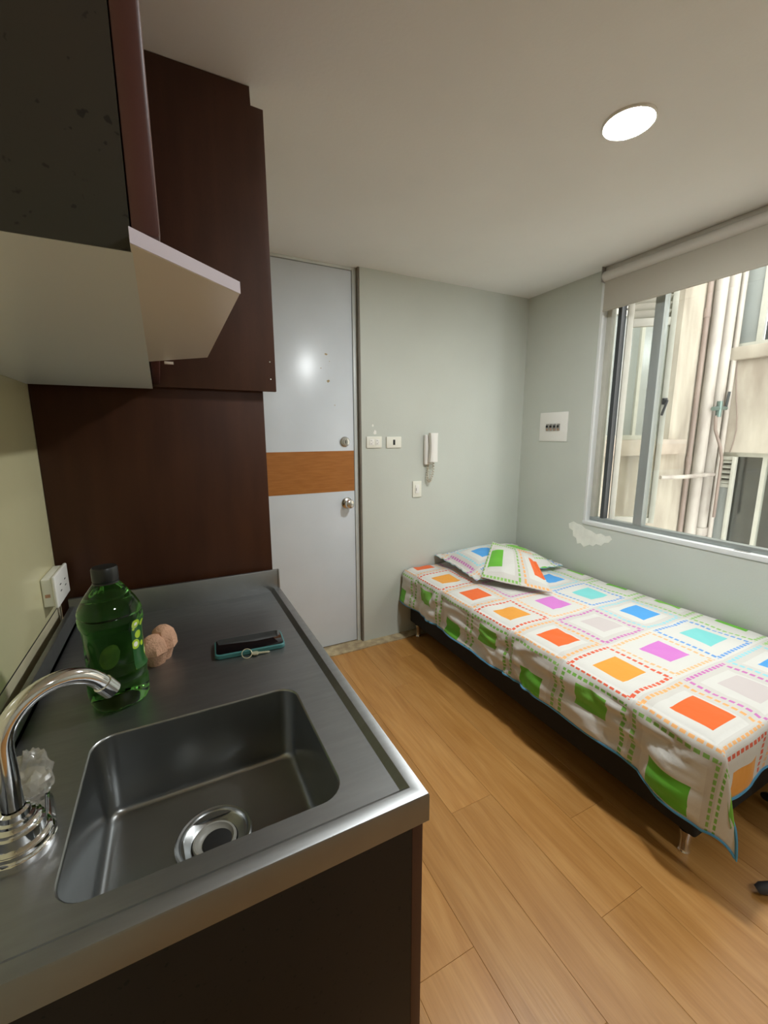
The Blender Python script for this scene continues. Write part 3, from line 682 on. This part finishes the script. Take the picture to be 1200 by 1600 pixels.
# crumpled clear bag over the far knob
bg_ = bmesh.new(); bmesh.ops.create_icosphere(bg_, subdivisions=4, radius=1)
for v in bg_.verts:
    d = v.co.copy(); n1 = noise.noise(d*2.3+Vector((3, 1, 2))); n2 = abs(noise.noise(d*5+Vector((7, 3, 1))))
    r = 1+.22*n1-.28*n2
    v.co = Vector((d.x*.026*r, d.y*.028*r, d.z*.032*r*(1+.25*max(0, d.z))+.012*max(0, d.z)*n1))+Vector((fx+.002, fy+.060, zs+.047))
tag(finish('plastic_bag', bg_, M_bag, None, True), 'crumpled clear plastic bag wrapped over the faucet knob', 'bag')

# ------------------------------------------------------------------ things on the counter
bx, by = -.128, .887
bt = empty('green_bottle', (bx, by, zs), 'big green plastic bottle with black cap on the steel counter', 'bottle')
prof = [(0, .004), (.030, .002), (.040, 0), (.046, .003), (.050, .012), (.051, .030), (.0505, .046), (.048, .051), (.0505, .056), (.051, .070), (.0475, .078), (.0475, .130), (.0485, .150), (.052, .160), (.0525, .172), (.050, .177), (.0520, .181), (.0495, .190), (.0430, .203), (.0340, .217), (.0250, .230), (.0195, .238), (.0185, .242), (.0185, .246), (0, .246)]
bm = bmesh.new(); b_lathe(bm, prof, (bx, by, zs), 48)
for v in bm.verts:   # slightly squared body
    dx, dy = v.co.x-bx, v.co.y-by; r = math.hypot(dx, dy)
    if r > .03:
        a = math.atan2(dy, dx)+math.radians(20); k = 1+.035*math.cos(4*a); v.co.x = bx+dx*k; v.co.y = by+dy*k
finish('bottle_body', bm, M_bottle, bt, True)
lathe('bottle_cap', [(.0205, 0), (.0212, .002), (.0212, .022), (.0195, .0255), (0, .0262)], (bx, by, zs+.240), M_cap, bt, 36)
lathe('cap_ring', [(.0195, 0), (.0212, .001), (.0212, .004), (.0195, .005)], (bx, by, zs+.2345), M_cap, bt, 30)
# printed label patch on the side turned to the room and one on the wall side
def label_mat(name):
    m, nt, p = newmat(name); N = nt.nodes; L = nt.links
    uv = N.new('ShaderNodeUVMap'); uv.uv_map = 'UVMap'
    mp = N.new('ShaderNodeMapping'); mp.inputs['Scale'].default_value = (2.6, 4.6, 1); L.new(uv.outputs[0], mp.inputs[0])
    v = N.new('ShaderNodeTexVoronoi'); v.inputs['Scale'].default_value = 1.0; L.new(mp.outputs[0], v.inputs['Vector'])
    r = N.new('ShaderNodeValToRGB'); r.color_ramp.interpolation = 'CONSTANT'; e = r.color_ramp.elements
    e[0].position = 0; e[0].color = sr(240, 242, 226); e[1].position = .26; e[1].color = sr(176, 206, 44)
    k = e.new(.46); k.color = sr(24, 84, 28)
    L.new(v.outputs['Distance'], r.inputs[0]); L.new(r.outputs[0], p.inputs['Base Color']); p.inputs['Roughness'].default_value = .3
    return m
M_label = label_mat('lime_print_label')
def label_patch(name, a0, a1, z0, z1, mat, oval=False):
    bm = bmesh.new(); uvl = bm.loops.layers.uv.new('UVMap'); G = []
    na, nz = 10, 20
    for i in range(na+1):
        row = []
        for j in range(nz+1):
            zq = z0+(z1-z0)*j/nz; pr = next((p_[0]+(q_[0]-p_[0])*(zq-p_[1])/(q_[1]-p_[1]) for p_, q_ in zip(prof, prof[1:]) if p_[1] <= zq <= q_[1] and q_[1] > p_[1]), .048)
            a = math.radians(a0+(a1-a0)*i/na); r = (pr+.0008)*(1+.035*math.cos(4*(a+math.radians(20))))
            zz = z0+(z1-z0)*j/nz
            if oval:
                c_ = 2*j/nz-1; hw_ = math.sqrt(max(.002, 1-(2*i/na-1)**2)); zz = (z0+z1)/2+(z1-z0)/2*c_*hw_+.012*(i/na-.5)
            row.append(bm.verts.new((bx+r*math.cos(a), by+r*math.sin(a), zs+zz)))
        G.append(row)
    for i in range(na):
        for j in range(nz):
            f = bm.faces.new((G[i][j], G[i+1][j], G[i+1][j+1], G[i][j+1]))
            for l, (p_, q_) in zip(f.loops, ((i, j), (i+1, j), (i+1, j+1), (i, j+1))): l[uvl].uv = (p_/na, q_/nz)
    return finish(name, bm, mat, bt, True)
label_patch('label', -46, 10, .070, .166, M_label)
M_leafprint = pbr('lime_leaf_print', sr(60, 98, 12), .4, col2=sr(30, 70, 8), vscale=40)
label_patch('leaf_print', -112, -72, .088, .132, M_leafprint, True)

# egg-carton scrap
ex0, ey0 = -.062, 1.004
bm = bmesh.new()
def cup(cx, cy, z0, prof, n, rot, sqx=1, sqy=1):
    vs0 = len(bm.verts); b_lathe(bm, prof, (0, 0, 0), n); bm.verts.ensure_lookup_table()
    vv = bm.verts[vs0:]
    for v in vv: v.co.x *= sqx; v.co.y *= sqy
    bmesh.ops.transform(bm, matrix=Matrix.Translation((cx, cy, z0)) @ Matrix.Rotation(rot, 4, 'Z'), verts=vv)
cup(ex0-.008, ey0-.006, zs, [(0, 0), (.017, 0), (.0185, .002), (.026, .027), (.0275, .029)], 10, .3)
cup(ex0-.010, ey0-.008, zs+.0285, [(.0275, 0), (.0315, .001), (.0305, .008), (.0245, .026), (.0150, .037), (.0085, .0395), (0, .0385)], 7, .5, 1, .9)
cup(ex0+.010, ey0+.017, zs+.0285, [(.024, 0), (.030, .001), (.0285, .018), (.0225, .037), (.0130, .0465), (.006, .048), (0, .047)], 7, .1, .95, 1)
cup(ex0+.008, ey0+.014, zs, [(0, 0), (.015, 0), (.022, .026), (.024, .029)], 9, 0)
for v in bm.verts: v.co += Vector((noise.noise(v.co*60), noise.noise(v.co*60+Vector((5, 0, 0))), 0))*.0018
tag(finish('egg_carton_scrap', bm, M_pulp, None, True), 'pinkish pulp egg-carton scrap behind the green bottle', 'carton')

# phone
mp_ = Matrix.Translation((.1295, .982, zs)) @ Matrix.Rotation(math.radians(-4.2), 4, 'Z')
ph = empty('mobile_phone', (.1295, .982, zs), 'black-screened mobile phone in a teal case on the counter', 'phone')
def rr_slab(bm, hx_, hy_, r, z0, z1, ins=0.0015):
    prev = None
    for d, z in ((ins, z0), (0, z0+ins), (0, z1-ins), (ins, z1)):
        cur = [bm.verts.new((p[0], p[1], z)) for p in rrect(-hx_+d, hx_-d, -hy_+d, hy_-d, r, 5)]
        if prev: bridge(bm, prev, cur)
        else: bm.faces.new(cur[::-1])
        prev = cur
    bm.faces.new(prev)
bm = bmesh.new(); rr_slab(bm, .0785, .0405, .012, 0, .0115, .002); bmesh.ops.transform(bm, matrix=mp_, verts=bm.verts); finish('phone_case', bm, M_case, ph, True)
bm = bmesh.new(); rr_slab(bm, .0755, .0375, .010, .0105, .0121, .0004); bmesh.ops.transform(bm, matrix=mp_, verts=bm.verts); finish('phone_screen', bm, M_screen, ph, True)

# key on a ring
kr = empty('door_key', (.14, .934, zs), 'small brass key on a wire ring beside the phone', 'key')
rc = Vector((.1155, .934, zs+.0085)); tilt = Matrix.Rotation(math.radians(40), 4, 'X')
tube('split_ring', [rc+(tilt @ Vector((math.cos(a)*.0110, math.sin(a)*.0110, 0))) for a in [2*math.pi*k/28 for k in range(29)]], .0009, M_brass, kr, 6)
mk_ = Matrix.Translation((.1265, .9345, zs+.0045)) @ Matrix.Rotation(math.radians(-6), 4, 'Z') @ Matrix.Rotation(math.radians(4), 4, 'Y')
bm = bmesh.new()
b_prism(bm, [mk_ @ Vector(p) for p in ((0, -.004, 0), (.004, -.0075, 0), (.012, -.0075, 0), (.015, -.003, 0), (.036, -.003, 0), (.040, 0, 0), (.036, .003, 0), (.033, .0022, 0), (.031, .0034, 0), (.028, .0022, 0), (.026, .0036, 0), (.022, .0025, 0), (.015, .004, 0), (.012, .0075, 0), (.004, .0075, 0), (0, .004, 0))], (0, 0, .0022))
finish('key_blade', bm, M_brass, kr)

# ------------------------------------------------------------------ bed
BX0, BX1, BY0, BY1, BZ = 1.325, 2.285, .515, 2.318, .445
bd = empty('single_bed', ((BX0+BX1)/2, (BY0+BY1)/2, 0), 'black single bed base on chrome legs under the window', 'bed')
box('bed_base', BX0+.03, BX1-.01, BY0+.035, BY1-.005, .082, .27, M_bedblack, bd, .012, 3)
box('mattress', BX0+.02, BX1-.006, BY0+.02, BY1-.003, .271, .425, M_mattress, bd, .03, 4)
for lx, ly in ((1.378, .585), (2.235, .585), (1.378, 2.24), (2.235, 2.24)):
    lathe('leg', [(0, 0), (.017, 0), (.018, .003), (.0165, .007), (.014, .012), (.016, .05), (.022, .083), (0, .083)], (lx, ly, 0), M_chrome, bd, 20)
# quilt: flattened coordinates -> draped surface
SD, FD = .300, .215   # side drop, foot drop
def drape(u, v):
    """u across (0 at left top edge, negative = hanging), v along (0 at foot edge, negative = hanging)"""
    R = .045
    du, dv = max(0, -u), max(0, -v)
    x = BX0+max(u, 0); y = BY0+max(v, 0); z = BZ+.012
    def roll(d):    # distance past the edge -> (outward, down)
        if d < R*math.pi/2: a = d/R; return R*math.sin(a), R*(1-math.cos(a))
        return R, R+(d-R*math.pi/2)
    def sdrop(y): t = min(1, max(0, (.80-y)/.28)); return .80+.20*t*t*(3-2*t)+.04*noise.noise(Vector((y*2.2, 7, 0)))
    # inset of the edge so that the roll ends on the bed side
    if u < R*1.0 and du == 0: pass
    if du > 0 and dv == 0:
        du *= sdrop(y)
        o_, d_ = roll(du); x = BX0+R*.0-o_*.55; z -= d_
        k = min(1, du/SD)
        wv = noise.noise(Vector((y*5.5, 0, 3)))*.018*k+math.sin(y*23+2*noise.noise(Vector((y*3, 1, 0))))*.008*k
        n_ = Vector((y*9+noise.noise(Vector((y*3, z*4, 2)))*2, z*26, 1))
        cr = (noise.noise(n_)*.012-.016*(1-abs(noise.noise(n_*.7+Vector((3, 2, 1)))))**4+.012)*min(1, du/.09)*min(1, max(0, (y-BY0)/.05))
        x -= wv+cr+.012*k
    elif dv > 0 and du == 0:
        o_, d_ = roll(dv); y = BY0-o_*.55; z -= d_
        k = min(1, dv/FD)
        y -= noise.noise(Vector((x*7, 0, 8)))*.015*k+math.sin(x*27)*.007*k+noise.noise(Vector((x*16, z*16, 4)))*.006*k
        z += .03*k*min(1, (x-BX0)/.4)
    elif du > 0 and dv > 0:
        r = math.hypot(du, dv); th = math.atan2(dv, du)      # 0 = side, pi/2 = foot
        o_, d_ = roll(r)
        fl_ = math.sin(2*th)
        ox = math.cos(th)*(o_*.55)-.010*fl_*r/.3; oy = math.sin(th)*(o_*.55)+fl_*r*.20
        x = BX0-ox-.012*math.cos(th)*min(1, r/SD); y = BY0-oy; z -= d_*(1-.13*fl_)
        k = min(1, du/SD)*math.cos(th)
        wv = noise.noise(Vector((BY0*5.5, 0, 3)))*.018*k+math.sin(BY0*23+2*noise.noise(Vector((BY0*3, 1, 0))))*.008*k
        cr = 0
        x -= wv+cr
        kf = min(1, dv/FD)*math.sin(th)
        y -= (noise.noise(Vector((x*7, 0, 8)))*.015+math.sin(x*27)*.007)*kf
    else:
        # top: soft puffs and stitched diagonal lines
        e = min(1, u/.06)*min(1, v/.06)
        s1 = abs(math.sin((u+v)*math.pi/.40)); s2 = abs(math.sin((u-v+.1)*math.pi/.40))
        z += e*(.008*min(s1, s2)**.5+.004*noise.noise(Vector((x*6, y*6, 0)))-.003)
        z -= .012*(max(0, .04-u)/.04)**2+.012*(max(0, .04-v)/.04)**2
        if u > BX1-BX0-.03: z -= (u-(BX1-BX0-.03))*.5
    return Vector((x, y, max(z, .02)))
du_, dv_ = .0125, .0125
us = [-SD+k*du_ for k in range(int((SD+BX1-BX0)/du_)+1)]; vs_ = [-FD+k*dv_ for k in range(int((FD+BY1-BY0-.004)/dv_)+1)]
bm = bmesh.new(); uvl = bm.loops.layers.uv.new('UVMap')
G = [[bm.verts.new(drape(u, v)) for v in vs_] for u in us]
for i in range(len(us)-1):
    for j in range(len(vs_)-1):
        f = bm.faces.new((G[i][j], G[i+1][j], G[i+1][j+1], G[i][j+1]))
        for l, (a, b) in zip(f.loops, ((i, j), (i+1, j), (i+1, j+1), (i, j+1))):
            l[uvl].uv = ((us[a]+BX0-1.28)/.285, (vs_[b]+BY0-.475)/.282)
hem_pts = [G[0][j].co.copy() for j in range(len(vs_)-1, -1, -1)]+[G[i][0].co.copy() for i in range(1, len(us))]
qt = finish('patchwork_quilt', bm, M_quilt, None, 'all')
sol = qt.modifiers.new('thickness', 'SOLIDIFY'); sol.thickness = .010; sol.offset = -1
tag(qt, 'colourful patchwork quilt with dashed squares spread over the bed', 'quilt')
tube('hem_binding', hem_pts, .0042, M_hem, qt, 6)

# pillows
def pillow(name, hw, hl, h, mtx, mat, label, flange=.03, uvs=1.0):
    bm = bmesh.new(); uvl = bm.loops.layers.uv.new('UVMap'); n = 30
    def pt(s, t, side):
        X, Y = s*hw, t*hl
        e = max(abs(s), abs(t)); inn = 1-flange/min(hw, hl)
        q = max(0, 1-(abs(s)/inn)**2.6)*max(0, 1-(abs(t)/inn)**2.6)
        zz = h*q**.55 if q > 0 else 0
        sc = 1-.05*(1-abs(t))*abs(s)**3; X *= sc; Y *= 1-.05*(1-abs(s))*abs(t)**3
        ruff = .006*math.sin(s*31+t*7)*math.sin(t*29) if e > inn else 0
        wr_ = .006*noise.noise(Vector((X*14, Y*14, side*3)))*min(1, q*4)
        return Vector((X, Y, side*(zz*(1 if side > 0 else .28)+.002)+ruff+wr_))
    for side in (1, -1):
        G = [[bm.verts.new(mtx @ pt(-1+2*i/n, -1+2*j/n, side)) for j in range(n+1)] for i in range(n+1)]
        for i in range(n):
            for j in range(n):
                f = bm.faces.new((G[i][j], G[i+1][j], G[i+1][j+1], G[i][j+1]))
                for l, (a, b) in zip(f.loops, ((i, j), (i+1, j), (i+1, j+1), (i, j+1))):
                    l[uvl].uv = ((-1+2*a/n)*hw/.285*uvs, (-1+2*b/n)*hl/.282*uvs)
        if side == 1: T = G
    Bt = G
    ring = [(i, 0) for i in range(n)]+[(n, j) for j in range(n)]+[(i, n) for i in range(n, 0, -1)]+[(0, j) for j in range(n, 0, -1)]
    for k in range(len(ring)):
        a, b = ring[k], ring[(k+1) % len(ring)]
        bm.faces.new((T[a[0]][a[1]], T[b[0]][b[1]], Bt[b[0]][b[1]], Bt[a[0]][a[1]]))
    return tag(finish(name, bm, mat, None, 'all'), label, 'pillow')
pillow('bed_pillow', .345, .235, .076, Matrix.Translation((1.885, 2.072, .505)) @ Matrix.Rotation(math.radians(-2), 4, 'Z') @ Matrix.Rotation(math.radians(4), 4, 'X'), M_pillow_a, 'blue and white patchwork pillow lying against the wall at the bed head')
CUSHION = [(1.868, 2.108, .622), (1.557, 1.843, .508), (1.775, 1.513, .486), (2.055, 1.942, .566)]
def slung_cushion(corners, bulge, mat, label, uo):
    A, Bc, Cc, Dc = [Vector(c) for c in corners]     # far-left, near-left, near-right, far-right
    bm = bmesh.new(); uvl = bm.loops.layers.uv.new('UVMap'); n = 34
    N_ = (Cc-A).cross(Dc-Bc).normalized(); N_ = N_ if N_.z > 0 else -N_
    def pt(s, t, side):
        P = (A*(1-s)+Dc*s)*(1-t)+(Bc*(1-s)+Cc*s)*t
        a, b = abs(2*s-1), abs(2*t-1); inn = .86
        q = max(0, 1-(a/inn)**2.4)*max(0, 1-(b/inn)**2.4)
        h = bulge*q**.6
        ruff = (math.sin(s*88)*math.sin(t*9+1)+math.sin(t*84)*math.sin(s*8+2))*.003 if max(a, b) > inn else 0
        w_ = .007*noise.noise(Vector((s*5, t*5, 1)))*min(1, 3*q)
        return P+N_*(side*(h*(1 if side > 0 else .05)+.002)+ruff+w_)
    sheets = []
    for side in (1, -1):
        G = [[bm.verts.new(pt(i/n, j/n, side)) for j in range(n+1)] for i in range(n+1)]; sheets.append(G)
        for i in range(n):
            for j in range(n):
                f = bm.faces.new((G[i][j], G[i+1][j], G[i+1][j+1], G[i][j+1]))
                for l, (a, b) in zip(f.loops, ((i, j), (i+1, j), (i+1, j+1), (i, j+1))): l[uvl].uv = (uo[0]+uo[2]*a/n, uo[1]-uo[3]*b/n)
    T, Bt = sheets
    ring = [(i, 0) for i in range(n)]+[(n, j) for j in range(n)]+[(i, n) for i in range(n, 0, -1)]+[(0, j) for j in range(n, 0, -1)]
    for k in range(len(ring)):
        a, b = ring[k], ring[(k+1) % len(ring)]
        bm.faces.new((T[a[0]][a[1]], T[b[0]][b[1]], Bt[b[0]][b[1]], Bt[a[0]][a[1]]))
    return tag(finish('ruffled_cushion', bm, mat, None, 'all'), label, 'pillow')
slung_cushion(CUSHION, .03, M_pillow_b, 'green and orange patchwork cushion with ruffled edge on top of the pillow', (-.95, .98, 1.55, .96))
# ------------------------------------------------------------------ stool at the right edge
sx, sy = 1.74, .20
st = empty('swivel_stool', (sx, sy, 0), 'dark grey stool whose foot tip shows at the right edge', 'stool')
a0 = math.atan2(.412-sy, 1.425-sx)
for k in range(5):
    a = a0+2*math.pi*k/5; d = Vector((math.cos(a), math.sin(a), 0))
    R0 = math.hypot(1.425-sx, .412-sy)
    tube('leg', [Vector((sx, sy, .085))+d*.02, Vector((sx, sy, .060))+d*R0*.5, Vector((sx, sy, .022))+d*(R0-.01), Vector((sx, sy, .016))+d*R0], [.020, .017, .0155, .011], M_darkleg, st, 12)
tube('column', [(sx, sy, .07), (sx, sy, .42)], .022, M_darkleg, st, 14)
lathe('seat', [(0, 0), (.15, 0), (.165, .012), (.165, .035), (.15, .05), (0, .055)], (sx, sy, .42), M_darkleg, st, 32)
